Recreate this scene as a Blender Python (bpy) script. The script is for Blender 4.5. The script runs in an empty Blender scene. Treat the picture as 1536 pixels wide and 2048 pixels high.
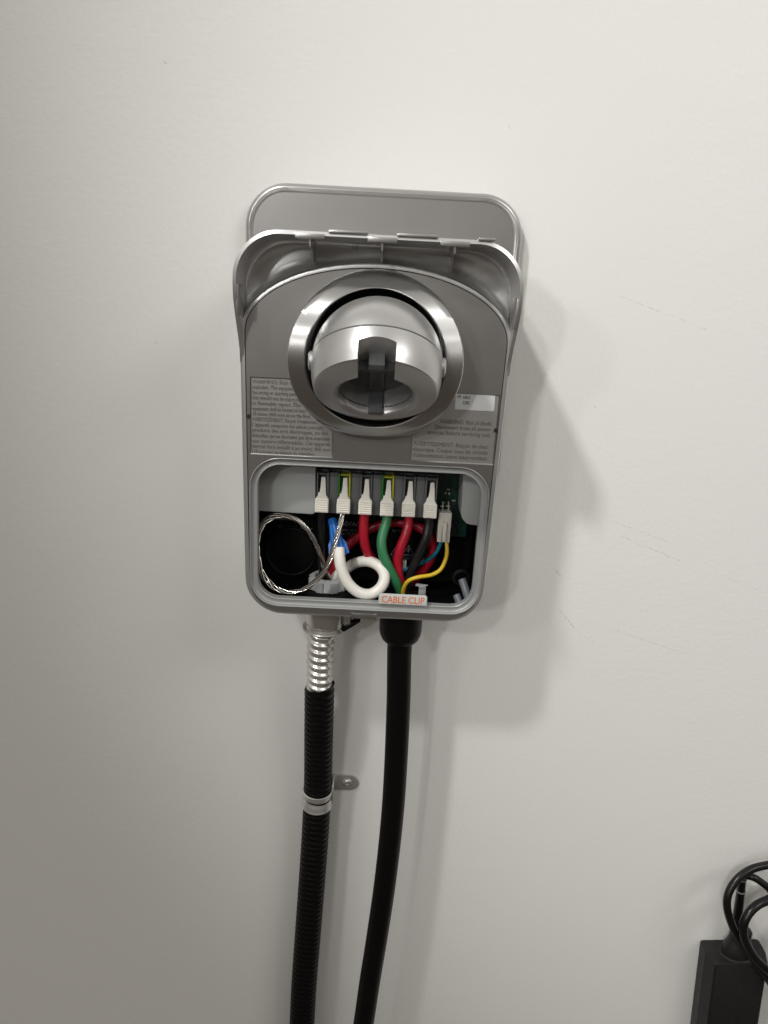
import bpy, bmesh, math, random
from mathutils import Vector, Matrix
from mathutils.geometry import tessellate_polygon
random.seed(7)
scene = bpy.context.scene
COL = scene.collection

# ------------------------------------------------------------------ camera
# photo pixel frame 1536 x 2048; world: x right, y into the wall, z up; wall face at y = 0
F, CX, CY, D = 1480.0, 768.0, 1024.0, 520.0          # focal length in px, lens-to-wall distance in mm
PITCH, ROLL, YAW = math.radians(17.0), math.radians(3.0), math.radians(0.5)
fw = Vector((math.sin(YAW) * math.cos(PITCH), math.cos(YAW) * math.cos(PITCH), -math.sin(PITCH)))
rt = Vector((math.cos(YAW), -math.sin(YAW), 0.0))
up = rt.cross(fw)
RV = math.cos(ROLL) * rt + math.sin(ROLL) * up
UV = math.cos(ROLL) * up - math.sin(ROLL) * rt
cam_data = bpy.data.cameras.new('camera')
cam_data.sensor_fit = 'VERTICAL'
cam_data.sensor_height = 36.0
cam_data.lens = 36.0 * F / 2048.0
cam_data.clip_start = 0.01
cam_data.clip_end = 100.0
cam = bpy.data.objects.new('camera', cam_data)
COL.objects.link(cam)
m3 = Matrix((RV, UV, -fw)).transposed()
cam.matrix_world = Matrix.Translation((0, -D / 1000.0, 0)) @ m3.to_4x4()
scene.camera = cam

def B(px, py, d):
    """photo pixel -> point (mm) on the plane d mm in front of the wall"""
    v = fw + RV * ((px - CX) / F) - UV * ((py - CY) / F)
    t = (D - d) / v.y
    return Vector((v.x * t, -D + v.y * t, v.z * t))

# ------------------------------------------------------------------ world and lamps
world = bpy.data.worlds.new('World')
scene.world = world
world.use_nodes = True
wn, wl = world.node_tree.nodes, world.node_tree.links
bg = wn['Background']
tc = wn.new('ShaderNodeTexCoord'); sx = wn.new('ShaderNodeSeparateXYZ')
mr = wn.new('ShaderNodeMapRange'); mr.inputs[1].default_value = -1; mr.inputs[2].default_value = 1
rp = wn.new('ShaderNodeValToRGB')
rp.color_ramp.elements[0].position = 0.38; rp.color_ramp.elements[0].color = (0.11, 0.088, 0.070, 1)
rp.color_ramp.elements[1].position = 0.61; rp.color_ramp.elements[1].color = (0.80, 0.765, 0.715, 1)
e_ = rp.color_ramp.elements.new(0.485); e_.color = (0.20, 0.172, 0.148, 1)
wl.new(tc.outputs['Generated'], sx.inputs[0]); wl.new(sx.outputs['Z'], mr.inputs[0])
wl.new(mr.outputs[0], rp.inputs[0]); wl.new(rp.outputs[0], bg.inputs['Color'])
bg.inputs['Strength'].default_value = 0.625

def lamp(name, direction, dist, size, power, col=(1.0, 0.97, 0.92), target=(0.0, -0.05, -0.08)):
    ld = bpy.data.lights.new(name, 'AREA')
    ld.shape = 'RECTANGLE'; ld.size = size[0]; ld.size_y = size[1]
    ld.energy = power; ld.color = col
    o = bpy.data.objects.new(name, ld)
    COL.objects.link(o)
    dv = Vector(direction).normalized()
    o.location = Vector(target) + dv * dist
    o.rotation_euler = (-dv).to_track_quat('-Z', 'Y').to_euler()
    return o
def spot(name, direction, dist, radius, power, aim, cone=30, blend=1.0, col=(1.0, 0.995, 0.975), target=(0.0, -0.05, -0.08)):
    ld = bpy.data.lights.new(name, 'SPOT'); ld.energy = power; ld.color = col
    ld.shadow_soft_size = radius; ld.spot_size = math.radians(cone); ld.spot_blend = blend
    o = bpy.data.objects.new(name, ld); COL.objects.link(o)
    o.location = Vector(target) + Vector(direction).normalized() * dist
    o.rotation_euler = (Vector(aim) - o.location).to_track_quat('-Z', 'Y').to_euler()
    return o
AIM = (0.40, 0.0, -0.14)
spot('ceiling_spot_near', (-0.36, -1.0, 0.52), 2.2, 0.05, 26.0, AIM, 34)
spot('ceiling_spot_far', (-0.46, -1.0, 0.26), 2.4, 0.06, 26.0, AIM, 32)
spot('ceiling_spot_left', (-0.82, -1.0, 0.50), 2.2, 0.08, 13.0, AIM, 34)
spot('ceiling_spot_high', (-0.84, -1.0, 1.56), 2.1, 0.07, 98.0, AIM, 34)
lamp('ceiling_lamp_right', (0.75, -1.0, 0.85), 1.8, (0.8, 0.5), 8.5, col=(1.0, 0.995, 0.975), target=(0.25, 0.0, 0.1))

scene.view_settings.view_transform = 'Standard'
scene.view_settings.look = 'None'
scene.view_settings.exposure = 0.0
scene.view_settings.gamma = 1.0
scene.render.engine = 'CYCLES'

# ------------------------------------------------------------------ materials
def mat(name, col, rough=0.5, metal=0.0, spec=0.5, bump=None, var=None, coat=0.0):
    """bump = (noise scale per m, strength, distance m); var = (scale, amount)"""
    m = bpy.data.materials.new(name); m.use_nodes = True
    n, l = m.node_tree.nodes, m.node_tree.links
    b = n['Principled BSDF']
    b.inputs['Base Color'].default_value = (*col, 1); b.inputs['Roughness'].default_value = rough
    b.inputs['Metallic'].default_value = metal; b.inputs['Specular IOR Level'].default_value = spec
    b.inputs['Coat Weight'].default_value = coat
    t = n.new('ShaderNodeTexCoord')
    if bump:
        nz = n.new('ShaderNodeTexNoise'); nz.inputs['Scale'].default_value = bump[0]; nz.inputs['Detail'].default_value = 4
        l.new(t.outputs['Object'], nz.inputs['Vector'])
        bp = n.new('ShaderNodeBump'); bp.inputs['Strength'].default_value = bump[1]; bp.inputs['Distance'].default_value = bump[2]
        l.new(nz.outputs[0], bp.inputs['Height']); l.new(bp.outputs[0], b.inputs['Normal'])
    if var:
        nz = n.new('ShaderNodeTexNoise'); nz.inputs['Scale'].default_value = var[0]; nz.inputs['Detail'].default_value = 6
        l.new(t.outputs['Object'], nz.inputs['Vector'])
        r = n.new('ShaderNodeMapRange'); r.inputs[3].default_value = rough - var[1]; r.inputs[4].default_value = rough + var[1]
        l.new(nz.outputs[0], r.inputs[0]); l.new(r.outputs[0], b.inputs['Roughness'])
        mx = n.new('ShaderNodeMix'); mx.data_type = 'RGBA'
        mx.inputs[6].default_value = (*[c * (1 - var[1]) for c in col], 1); mx.inputs[7].default_value = (*[min(1, c * (1 + var[1])) for c in col], 1)
        l.new(nz.outputs[0], mx.inputs[0]); l.new(mx.outputs[2], b.inputs['Base Color'])
    return m

def wall_material():
    m = bpy.data.materials.new('painted_drywall'); m.use_nodes = True
    n, l = m.node_tree.nodes, m.node_tree.links
    b = n['Principled BSDF']; b.inputs['Roughness'].default_value = 0.5; b.inputs['Specular IOR Level'].default_value = 0.4
    t = n.new('ShaderNodeTexCoord')
    def noise(s, d, det=3):
        z = n.new('ShaderNodeTexNoise'); z.inputs['Scale'].default_value = s; z.inputs['Detail'].default_value = det
        l.new(t.outputs['Object'], z.inputs['Vector']); return z
    def math_(op, a, bb=None, cc=None):
        q = n.new('ShaderNodeMath'); q.operation = op
        for i, v in enumerate((a, bb, cc)):
            if v is None: continue
            if isinstance(v, (int, float)): q.inputs[i].default_value = v
            else: l.new(v, q.inputs[i])
        return q.outputs[0]
    n1, n2, n3 = noise(260, 0), noise(620, 0), noise(14, 0)
    h = math_('ADD', math_('MULTIPLY', n1.outputs[0], 1.0), math_('MULTIPLY', n2.outputs[0], 0.45))
    h = math_('ADD', h, math_('MULTIPLY', n3.outputs[0], 3.0))
    bp = n.new('ShaderNodeBump'); bp.inputs['Strength'].default_value = 0.42; bp.inputs['Distance'].default_value = 0.0004
    l.new(h, bp.inputs['Height']); l.new(bp.outputs[0], b.inputs['Normal'])
    # broken pencil-like scuffs: segments in wall x / z metres
    sep = n.new('ShaderNodeSeparateXYZ'); l.new(t.outputs['Object'], sep.inputs[0])
    X, Z = sep.outputs['X'], sep.outputs['Z']
    nb = noise(420, 0, 2); nw = noise(60, 0, 2)
    total = None
    for (x0, y0, x1, y1, w, s) in SCUFFS:
        p, q = B(x0, y0, 0) / 1000, B(x1, y1, 0) / 1000
        dx, dz = q.x - p.x, q.z - p.z; L2 = dx * dx + dz * dz
        rx, rz = math_('SUBTRACT', X, p.x), math_('SUBTRACT', Z, p.z)
        tt = math_('ADD', math_('MULTIPLY', rx, dx / L2), math_('MULTIPLY', rz, dz / L2))
        L = math.sqrt(L2)
        dist = math_('ADD', math_('MULTIPLY', rx, -dz / L), math_('MULTIPLY', rz, dx / L))
        dist = math_('ADD', dist, math_('MULTIPLY', math_('SUBTRACT', nw.outputs[0], 0.5), 0.003))
        inside = math_('LESS_THAN', math_('ABSOLUTE', math_('SUBTRACT', tt, 0.5)), 0.5)
        line = math_('LESS_THAN', math_('ABSOLUTE', dist), w / 1000)
        brk = n.new('ShaderNodeMapRange'); brk.inputs[1].default_value = 0.42; brk.inputs[2].default_value = 0.62
        l.new(nb.outputs[0], brk.inputs[0])
        k = math_('MULTIPLY', math_('MULTIPLY', math_('MULTIPLY', inside, line), brk.outputs[0]), s * 0.75)
        total = k if total is None else math_('MAXIMUM', total, k)
    mx = n.new('ShaderNodeMix'); mx.data_type = 'RGBA'
    mx.inputs[6].default_value = (0.80, 0.79, 0.765, 1); mx.inputs[7].default_value = (0.33, 0.31, 0.29, 1)
    l.new(total, mx.inputs[0]); l.new(mx.outputs[2], b.inputs['Base Color'])
    return m
SCUFFS = [(1240, 592, 1415, 660, .30, .45), (1220, 1040, 1345, 1088, .28, .5), (1240, 1072, 1360, 1122, .30, .6),
          (1225, 1258, 1395, 1316, .26, .5), (1105, 1135, 1124, 1154, .45, .7), (1117, 1216, 1148, 1255, .45, .7),
          (1440, 1150, 1530, 1185, .25, .35), (1150, 1266, 1190, 1284, .25, .4), (326, 122, 334, 126, .5, .7),
          (1018, 250, 1022, 258, .4, .6), (310, 682, 316, 686, .5, .7), (128, 1265, 140, 1248, .3, .4), (140, 1248, 165, 1252, .3, .35),
          (787, 150, 790, 158, .35, .5), (1188, 811, 1192, 813, .5, .7), (1161, 1196, 1165, 1198, .6, .6)]

M = {}
M['wall'] = wall_material()
M['silver'] = mat('silver_plastic', (0.47, 0.462, 0.45), 0.30, 0.93, 0.5, bump=(2600, 0.06, 0.0002), var=(40, 0.015))
M['silver_gloss'] = mat('silver_plastic_smooth', (0.54, 0.535, 0.525), 0.33, 0.75, 0.5, var=(40, 0.015))
M['ring'] = mat('silver_brushed', (0.56, 0.555, 0.545), 0.30, 0.95, 0.5)
M['field'] = mat('matte_silver_field', (0.40, 0.39, 0.375), 0.46, 0.75, bump=(2200, 0.1, 0.0002))
M['grey'] = mat('grey_plastic', (0.33, 0.335, 0.33), 0.38, 0.2, 0.5, bump=(2500, 0.04, 0.0002))
M['lightgrey'] = mat('light_grey_plastic', (0.36, 0.37, 0.365), 0.42, 0.0, 0.5)
M['terminal'] = mat('terminal_grey', (0.135, 0.14, 0.145), 0.45)
M['green_t'] = mat('terminal_green', (0.02, 0.19, 0.02), 0.4)
M['yellow_t'] = mat('terminal_yellow', (0.55, 0.56, 0.03), 0.4)
M['white'] = mat('white_plastic', (0.78, 0.75, 0.68), 0.42)
M['black'] = mat('black_plastic', (0.002, 0.002, 0.002), 0.55, spec=0.12)
M['deep'] = mat('dark_interior', (0.03, 0.032, 0.034), 0.4)
M['dock_in'] = mat('dock_grey', (0.10, 0.105, 0.11), 0.38)
M['rubber'] = mat('black_rubber', (0.0035, 0.0033, 0.0033), 0.45, spec=0.2, bump=(900, 0.1, 0.0003))
M['jacket'] = mat('black_vinyl', (0.003, 0.0028, 0.0028), 0.40, spec=0.18, bump=(500, 0.15, 0.0003))
M['steel'] = mat('galvanised_steel', (0.72, 0.70, 0.66), 0.27, 0.8, var=(60, 0.02))
M['steel_dull'] = mat('zinc_dull', (0.62, 0.62, 0.60), 0.34, 0.7, var=(120, 0.03))
M['tin'] = mat('bare_tinned_wire', (0.78, 0.75, 0.70), 0.2, 1.0)
M['red'] = mat('red_insulation', (0.36, 0.006, 0.020), 0.33, coat=0.2)
M['green'] = mat('green_insulation', (0.028, 0.175, 0.07), 0.33, coat=0.2)
M['blackw'] = mat('black_insulation', (0.009, 0.009, 0.010), 0.3, coat=0.2)
M['whitew'] = mat('white_insulation', (0.80, 0.77, 0.71), 0.33, bump=(300, 0.12, 0.0004), coat=0.2)
M['yellow'] = mat('yellow_insulation', (0.62, 0.42, 0.02), 0.38)
M['bluew'] = mat('teal_insulation', (0.01, 0.17, 0.26), 0.4)
M['nut'] = mat('blue_nut', (0.005, 0.125, 0.46), 0.38)
M['pcb'] = mat('circuit_green', (0.002, 0.035, 0.024), 0.35, var=(700, 0.35))
M['conn'] = mat('connector_cream', (0.56, 0.53, 0.47), 0.4)
M['orange'] = mat('orange_print', (0.72, 0.17, 0.015), 0.5)
M['emboss_shade'] = mat('embossed_letter_shade', (0.20, 0.195, 0.187), 0.5, 0.7)  # letters are the panel's silver; their relief shading is put in as darker colour
M['ink'] = mat('black_ink', (0.012, 0.012, 0.012), 0.5)
M['sticker'] = mat('white_sticker', (0.60, 0.61, 0.60), 0.4)
M['lab'] = mat('grey_print', (0.17, 0.17, 0.17), 0.5)
M['adapter'] = mat('adapter_black', (0.011, 0.0105, 0.0105), 0.42, spec=0.4, bump=(3000, 0.12, 0.0002), var=(160, 0.12))
M['cord'] = mat('cord_black', (0.005, 0.005, 0.005), 0.28, spec=0.35)
M['ringw'] = mat('pale_band', (0.22, 0.22, 0.22), 0.4)
M['rod'] = mat('light_guide', (0.13, 0.14, 0.16), 0.35)

_n, _l = M['ring'].node_tree.nodes, M['ring'].node_tree.links
_t = _n.new('ShaderNodeTangent'); _t.direction_type = 'RADIAL'; _t.axis = 'X'
_n['Principled BSDF'].inputs['Anisotropic'].default_value = 0.85
_n['Principled BSDF'].inputs['Anisotropic Rotation'].default_value = 0.25
_l.new(_t.outputs[0], _n['Principled BSDF'].inputs['Tangent'])

# ------------------------------------------------------------------ helpers (all lengths in mm)
def thing(name, label, cat, loc, group=None):
    o = bpy.data.objects.new(name, None); COL.objects.link(o)
    o.empty_display_size = 0.01
    o.location = Vector(loc) / 1000
    o['label'] = label; o['category'] = cat
    if group: o['group'] = group
    return o
def root_of(o):
    p = Vector((0, 0, 0))
    while o is not None:
        p = p + o.location; o = o.parent
    return p * 1000
def link(name, me, material, parent=None, label=None, cat=None, group=None):
    o = bpy.data.objects.new(name, me); COL.objects.link(o)
    if material and not me.materials: me.materials.append(M[material])
    if parent: o.parent = parent
    if label: o['label'] = label
    if cat: o['category'] = cat
    if group: o['group'] = group
    return o
def mk(name, verts, faces, material, parent=None, smooth=True, angle=35, **kw):
    off = root_of(parent) if parent else Vector((0, 0, 0))
    base = Vector((0, 0, 0))
    if not parent:                                   # a thing of its own: origin at the middle of its points
        vs = [Vector(v) for v in verts]
        base = sum(vs, Vector()) / len(vs)
        off = base
    me = bpy.data.meshes.new(name)
    me.from_pydata([((Vector(v) - off) / 1000)[:] for v in verts], [], faces)
    bm = bmesh.new(); bm.from_mesh(me)
    bmesh.ops.recalc_face_normals(bm, faces=bm.faces)
    bm.to_mesh(me); bm.free()
    finish(me, smooth, angle)
    o = link(name, me, material, parent, **kw)
    if not parent: o.location = base / 1000
    return o
def finish(me, smooth=True, angle=35):
    if smooth:
        me.shade_smooth()
        me.set_sharp_from_angle(angle=math.radians(angle))
    me.update()
def rrect(cx, cz, hw, hh, r, n=8, hw2=None):
    """rounded rectangle, counter-clockwise from the bottom right; hw2 = half width at the bottom"""
    hw2 = hw if hw2 is None else hw2
    out = []
    for sxn, szn, a0 in ((1, -1, -90), (1, 1, 0), (-1, 1, 90), (-1, -1, 180)):
        h = hw if szn > 0 else hw2
        for i in range(n + 1):
            a = math.radians(a0 + 90 * i / n)
            out.append((cx + sxn * (h - r) + r * math.cos(a), cz + szn * (hh - r) + r * math.sin(a)))
    return out
def loft(loops, closed=True, cap0=False, cap1=False):
    n = len(loops[0]); V = [Vector(p) for lp in loops for p in lp]; Fc = []
    for k in range(len(loops) - 1):
        for i in range(n if closed else n - 1):
            j = (i + 1) % n
            Fc.append((k * n + i, k * n + j, (k + 1) * n + j, (k + 1) * n + i))
    if cap0: Fc.append(tuple(range(n))[::-1])
    if cap1: Fc.append(tuple(range((len(loops) - 1) * n, len(loops) * n)))
    return V, Fc
def lp(xz, d): return [(x, -d, z) for x, z in xz]
def spline(pts, step=1.2):
    """Catmull-Rom through the points, resampled"""
    P = [Vector(p) for p in pts]; P = [P[0] * 2 - P[1]] + P + [P[-1] * 2 - P[-2]]
    out = []
    for i in range(1, len(P) - 2):
        p0, p1, p2, p3 = P[i - 1], P[i], P[i + 1], P[i + 2]
        m = max(2, int((p2 - p1).length / step))
        for k in range(m):
            t = k / m
            out.append(0.5 * ((2 * p1) + (p2 - p0) * t + (2 * p0 - 5 * p1 + 4 * p2 - p3) * t * t + (3 * p1 - p0 - 3 * p2 + p3) * t ** 3))
    out.append(P[-2]); return out
def frames(path):
    T = []
    for i in range(len(path)):
        a, b = path[max(0, i - 1)], path[min(len(path) - 1, i + 1)]
        T.append((b - a).normalized())
    ref = Vector((0, -1, 0)) if abs(T[0].y) < 0.9 else Vector((1, 0, 0))
    N = [(ref - T[0] * ref.dot(T[0])).normalized()]
    for i in range(1, len(path)):
        v = N[-1] - T[i] * N[-1].dot(T[i]); N.append(v.normalized())
    return [(T[i], N[i], T[i].cross(N[i])) for i in range(len(path))]
def tube_geo(path, r, seg=16, caps=True):
    fr = frames(path); loops = []
    for i, p in enumerate(path):
        rr = r(i / (len(path) - 1), i) if callable(r) else r
        loops.append([p + fr[i][1] * (rr * math.cos(2 * math.pi * k / seg)) + fr[i][2] * (rr * math.sin(2 * math.pi * k / seg)) for k in range(seg)])
    return loft(loops, True, caps, caps)
def tube(name, pts, r, material, parent=None, seg=16, step=1.2, smooth_path=True, **kw):
    path = spline(pts, step) if smooth_path else [Vector(p) for p in pts]
    V, Fc = tube_geo(path, r, seg)
    return mk(name, V, Fc, material, parent, angle=50, **kw)
def join(*geos):
    V, Fc = [], []
    for v, f in geos:
        o = len(V); V += list(v); Fc += [tuple(i + o for i in q) for q in f]
    return V, Fc
def box_geo(x0, x1, d0, d1, z0, z1):
    """d = distance from the wall"""
    V = [(x, -d, z) for d in (d0, d1) for z in (z0, z1) for x in (x0, x1)]
    return V, [(0, 1, 3, 2), (4, 6, 7, 5), (0, 4, 5, 1), (2, 3, 7, 6), (0, 2, 6, 4), (1, 5, 7, 3)]
def bevel(o, w, seg=2, angle=35):
    bm = bmesh.new(); bm.from_mesh(o.data)
    ed = [e for e in bm.edges if len(e.link_faces) == 2 and e.calc_face_angle(0) > math.radians(angle)]
    bmesh.ops.bevel(bm, geom=ed, offset=w / 1000, segments=seg, profile=0.6, affect='EDGES', clamp_overlap=True)
    bm.to_mesh(o.data); bm.free(); finish(o.data, True, 40); return o
def prism(name, poly, d0, d1, material, parent=None, bev=0.0, **kw):
    """front-view polygon extruded from depth d0 to d1"""
    V, Fc = loft([lp(poly, d0), lp(poly, d1)], True, True, True)
    o = mk(name, V, Fc, material, parent, **kw)
    if bev: bevel(o, bev)
    return o
def plate_holes(outer, holes, d):
    """flat face at depth d with holes, as triangles"""
    polys = [[Vector((x, z, 0)) for x, z in outer]] + [[Vector((x, z, 0)) for x, z in h] for h in holes]
    tri = tessellate_polygon(polys)
    V = [(p.x, -d, p.y) for q in polys for p in q]
    return V, [tuple(t) for t in tri]
def boolean(o, cutter, op='DIFFERENCE'):
    md = o.modifiers.new('b', 'BOOLEAN'); md.object = cutter; md.operation = op; md.solver = 'EXACT'
    bpy.context.view_layer.update()
    dg = bpy.context.evaluated_depsgraph_get()
    me = bpy.data.meshes.new_from_object(o.evaluated_get(dg))
    o.modifiers.clear(); old = o.data; o.data = me; bpy.data.meshes.remove(old)
    cm = cutter.data; bpy.data.objects.remove(cutter); bpy.data.meshes.remove(cm)
def text(name, body, pos, size, material, parent, align='LEFT', wx=1.0, rise=0.12, spacing=1.0, space=1.0, bold=0.0, **kw):
    """flat or raised lettering facing the room; pos = top left (mm) of the first line's cap height"""
    cu = bpy.data.curves.new(name, 'FONT'); cu.body = body; cu.size = size / 1000
    cu.align_x = align; cu.space_line = spacing; cu.space_character = space
    cu.extrude = rise / 2000; cu.offset = bold / 1000; cu.resolution_u = 3
    t = bpy.data.objects.new(name, cu); COL.objects.link(t)
    bpy.context.view_layer.update()
    me = bpy.data.meshes.new_from_object(t.evaluated_get(bpy.context.evaluated_depsgraph_get()))
    bpy.data.objects.remove(t); bpy.data.curves.remove(cu)
    p = (Vector(pos) - root_of(parent)) / 1000
    for v in me.vertices:
        x, y, z = v.co
        v.co = (p.x + x * wx, p.y - z - rise / 2000, p.z + y)
    me.materials.clear()
    return link(name, me, material, parent, **kw)

# ------------------------------------------------------------------ the wall
me = bpy.data.meshes.new('wall')
me.from_pydata([(-2.5, 0, -2.2), (2.5, 0, -2.2), (2.5, 0, 1.6), (-2.5, 0, 1.6)], [], [(0, 1, 2, 3)])
wall = link('wall', me, 'wall'); wall['kind'] = 'structure'
wall['label'] = 'white painted wall with faint scuffs'

# ------------------------------------------------------------------ charging station body
X0 = -6.0                    # the station's own centre line
DF = 75.0                    # depth of its front face
charger = thing('charging_station', 'silver wall charging station with its front cover off and wiring compartment open', 'charger', (X0, 0, -210))

# rear mounting plate
pl = rrect(X0 + 1, -45, 90, 104.5, 27, 12)
def inset(c, k):
    cx, cz = X0 + 1, -45
    return rrect(cx, cz, 90 - k, 104.5 - k, 27 - k, 12)
V, Fc = loft([lp(inset(0, 1.2), 0.6), lp(inset(0, 0), 2.5), lp(inset(0, 0), 6.0), lp(inset(0, 0.3), 7.6), lp(inset(0, 1.0), 9.2), lp(inset(0, 2.0), 10.3), lp(inset(0, 3.0), 10.8), lp(inset(0, 3.6), 10.7), lp(inset(0, 4.2), 10.1), lp(inset(0, 4.4), 9.9), lp(inset(0, 6.0), 9.9)], True, True, True)
mk('back_plate', V, Fc, 'silver', charger, angle=60)

HW0, HW1 = 80.5, 78.0        # half width at the shoulder and at the bottom
ZB, ZS = -210.0, -30.0       # bottom, shoulder
def shell_outline(k=0.0, n=10):
    """U from the right shoulder round the bottom to the left shoulder, inset k at the sides and less below"""
    kb = min(k, 1.5 + 0.12 * k); r, rb = 25 - k, 25 - kb; out = [(X0 + HW0 - k, ZS)]
    for i in range(1, 6):
        t = i / 6; out.append((X0 + HW0 - k + (HW1 - HW0) * t, ZS + (ZB + 25 - ZS) * t))
    for i in range(n + 1):
        a = math.radians(-90 * i / n); out.append((X0 + HW1 - 25 + r * math.cos(a), ZB + 25 + rb * math.sin(a)))
    L = [(2 * X0 - x, z) for x, z in out[::-1]]
    return out + L
def arc_top(a, h, zc, n=40, p=2.0):
    """upper arch from the left shoulder to the right (super-ellipse)"""
    out = []
    for i in range(n + 1):
        t = math.pi * (1 - i / n); c, s = math.cos(t), math.sin(t)
        out.append((X0 + a * math.copysign(abs(c) ** (2 / p), c), zc + h * abs(s) ** (2 / p)))
    return out
ARC_H = 42.5
def closed_front(k):
    return shell_outline(k) + arc_top(HW0 - k, ARC_H - k, ZS, p=2.0)[1:-1]
# side shell with a soft front edge; the front outline is the arch shape
o0 = closed_front(0.0)
V, Fc = loft([lp(o0, 3.0), lp(o0, 72.8), lp(closed_front(0.35), 74.0), lp(closed_front(1.0), 74.75), lp(closed_front(1.5), DF), lp(closed_front(3.15), DF), lp(closed_front(3.2), DF - 3)])
housing = mk('housing', V, Fc, 'silver_gloss', charger, angle=50)

# compartment opening
def px_rect(l, r, t, b, d, rad, n=8):
    xl, xr, zt, zb = B(l, 1085, d).x, B(r, 1085, d).x, B(737, t, d).z, B(728, b, d).z
    return rrect((xl + xr) / 2, (zt + zb) / 2, (xr - xl) / 2, (zt - zb) / 2, rad, n)
OP = px_rect(499, 970, 925, 1221, DF, 19)
oxl, oxr = min(p[0] for p in OP), max(p[0] for p in OP); ozb, ozt = min(p[1] for p in OP), max(p[1] for p in OP)
def op(k, r=None):
    cx = X0 + 0.2; hw = (oxr - oxl) / 2
    return rrect(cx, (ozt + ozb) / 2, hw - k, (ozt - ozb) / 2 - k, max(2, (r or 19 - k)), 8)

# recessed warning fields
RCX, RCZ, RR = X0 + 0.5, -40.6, 49.3       # dock ring centre and skirt radius
def arc_pts(a0, a1, n=12, r=51.0):
    return [(RCX + r * math.cos(math.radians(a0 + (a1 - a0) * i / n)), RCZ + r * math.sin(math.radians(a0 + (a1 - a0) * i / n))) for i in range(n + 1)]
def bx(px, py, d=DF):
    q = B(px, py, d); return (q.x, q.z)
a_top = bx(500, 753); a_bl = bx(500, 908); a_br = bx(665, 916)
za, zb_ = a_top[1], a_bl[1]
xa = a_top[0]; xb = a_br[0]
th1 = math.degrees(math.asin(max(-1, min(1, (za - RCZ) / 51)))); th1 = 180 - th1
th2 = 360 - math.degrees(math.acos(max(-1, min(1, (xb - RCX) / 51))))
F1 = [(xa, za), (xa, zb_), (xb, zb_)] + arc_pts(th2, th1)
r_br = bx(984, 931); r_bl = bx(820, 921); r_tr = bx(996, 790)
xr_, zr0, zr1, xl_ = r_br[0] + 1.0, r_br[1] + 0.2, r_tr[1], r_bl[0]
th3 = math.degrees(math.asin((zr1 - RCZ) / 51)); th4 = -math.degrees(math.acos((xl_ - RCX) / 51))
F2 = [(xr_, zr0), (xr_, zr1)] + arc_pts(th3, th4) + [(xl_, zr0)]
# front panel (inside the seam)
P_OUT = closed_front(3.75); P_OUT2 = closed_front(3.55)
notchw = 0
ringhole = [(RCX + 40 * math.cos(2 * math.pi * i / 64), RCZ + 40 * math.sin(2 * math.pi * i / 64)) for i in range(64)]
face = plate_holes(P_OUT, [op(0), F1, F2, ringhole], DF)
def offset_in(poly, w):
    """move every corner inwards by w along its averaged edge normals"""
    n = len(poly); area = sum(poly[i][0] * poly[(i + 1) % n][1] - poly[(i + 1) % n][0] * poly[i][1] for i in range(n))
    sg = 1 if area > 0 else -1; out = []
    for i in range(n):
        p0, p1, p2 = Vector(poly[i - 1]), Vector(poly[i]), Vector(poly[(i + 1) % n])
        e1, e2 = (p1 - p0).normalized(), (p2 - p1).normalized()
        n1_, n2_ = Vector((-e1.y, e1.x)) * sg, Vector((-e2.y, e2.x)) * sg
        b_ = n1_ + n2_; k_ = b_.dot(n1_)
        out.append(tuple(p1 + b_ * (w / max(0.5, k_))))
    return out
walls = []; fields = []
for f in (F1, F2):
    g = offset_in(f, 0.75)
    walls.append(loft([lp(f, DF), lp(g, DF - 0.7)]))
    fields.append(plate_holes(g, [], DF - 0.7))
edge = loft([lp(P_OUT, DF), lp(P_OUT2, DF - 0.3), lp(P_OUT2, DF - 4)])
V, Fc = join(face, edge, *walls)
panel = mk('front_panel', V, Fc, 'silver', charger, angle=30)
for fv in fields: mk('label_field', fv[0], fv[1], 'field', panel)
# thin frame between shell and panel is the dark seam: a black backing strip
V, Fc = loft([lp(closed_front(3.0), DF - 2.2), lp(closed_front(4.2), DF - 2.2)])
mk('seam_gasket', V, Fc, 'black', charger)
for px, py in ((497, 833), (992, 861)):
    c = B(px, py, DF)
    V, Fc = loft([[(c.x + 1.35 * math.cos(a), -DF - 0.05 + dd, c.z + 1.35 * math.sin(a)) for a in [2 * math.pi * i / 16 for i in range(16)]] for dd in (0.4, -0.05)], True, False, True)
    mk('screw_hole', V, Fc, 'ink', panel)

# compartment frame: lip, gasket channel, inner lip, walls
prof = [(0.0, DF), (0.35, DF + 0.25), (0.7, DF), (1.1, DF - 1.6), (1.6, DF - 2.1), (3.3, DF - 2.3), (4.0, DF - 1.9), (4.5, DF - 1.8), (4.9, DF - 2.2), (5.0, DF - 3.4), (5.0, DF - 6.5), (3.0, DF - 6.8), (1.0, DF - 7.0)]
V, Fc = loft([lp(op(k), d) for k, d in prof])
mk('compartment_frame', V, Fc, 'grey', charger, angle=40)
# black tub
tub_d = 22.0
V, Fc = loft([lp(op(1.0), DF - 7), lp(op(1.2), tub_d)], True, False, True)
tub = mk('wiring_tub', V, Fc, 'black', charger, angle=40)

# latch notch at the lower edge
c = B(728, 1232, DF)
nt = prism('cover_latch', [(c.x - 7.4, ZB - 0.25), (c.x + 7.4, ZB - 0.25), (c.x + 7.4, ZB + 3.6), (c.x - 7.4, ZB + 3.6)], 60, DF + 0.25, 'silver', charger, bev=0.4)
for s in (-1, 1):
    prism('latch_edge', [(c.x + s * 7.7 - 0.5, ZB - 0.9), (c.x + s * 7.7 + 0.5, ZB - 0.9), (c.x + s * 7.7 + 0.5, ZB + 3.8), (c.x + s * 7.7 - 0.5, ZB + 3.8)], 58, DF + 0.9, 'silver', charger, bev=0.2)

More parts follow.
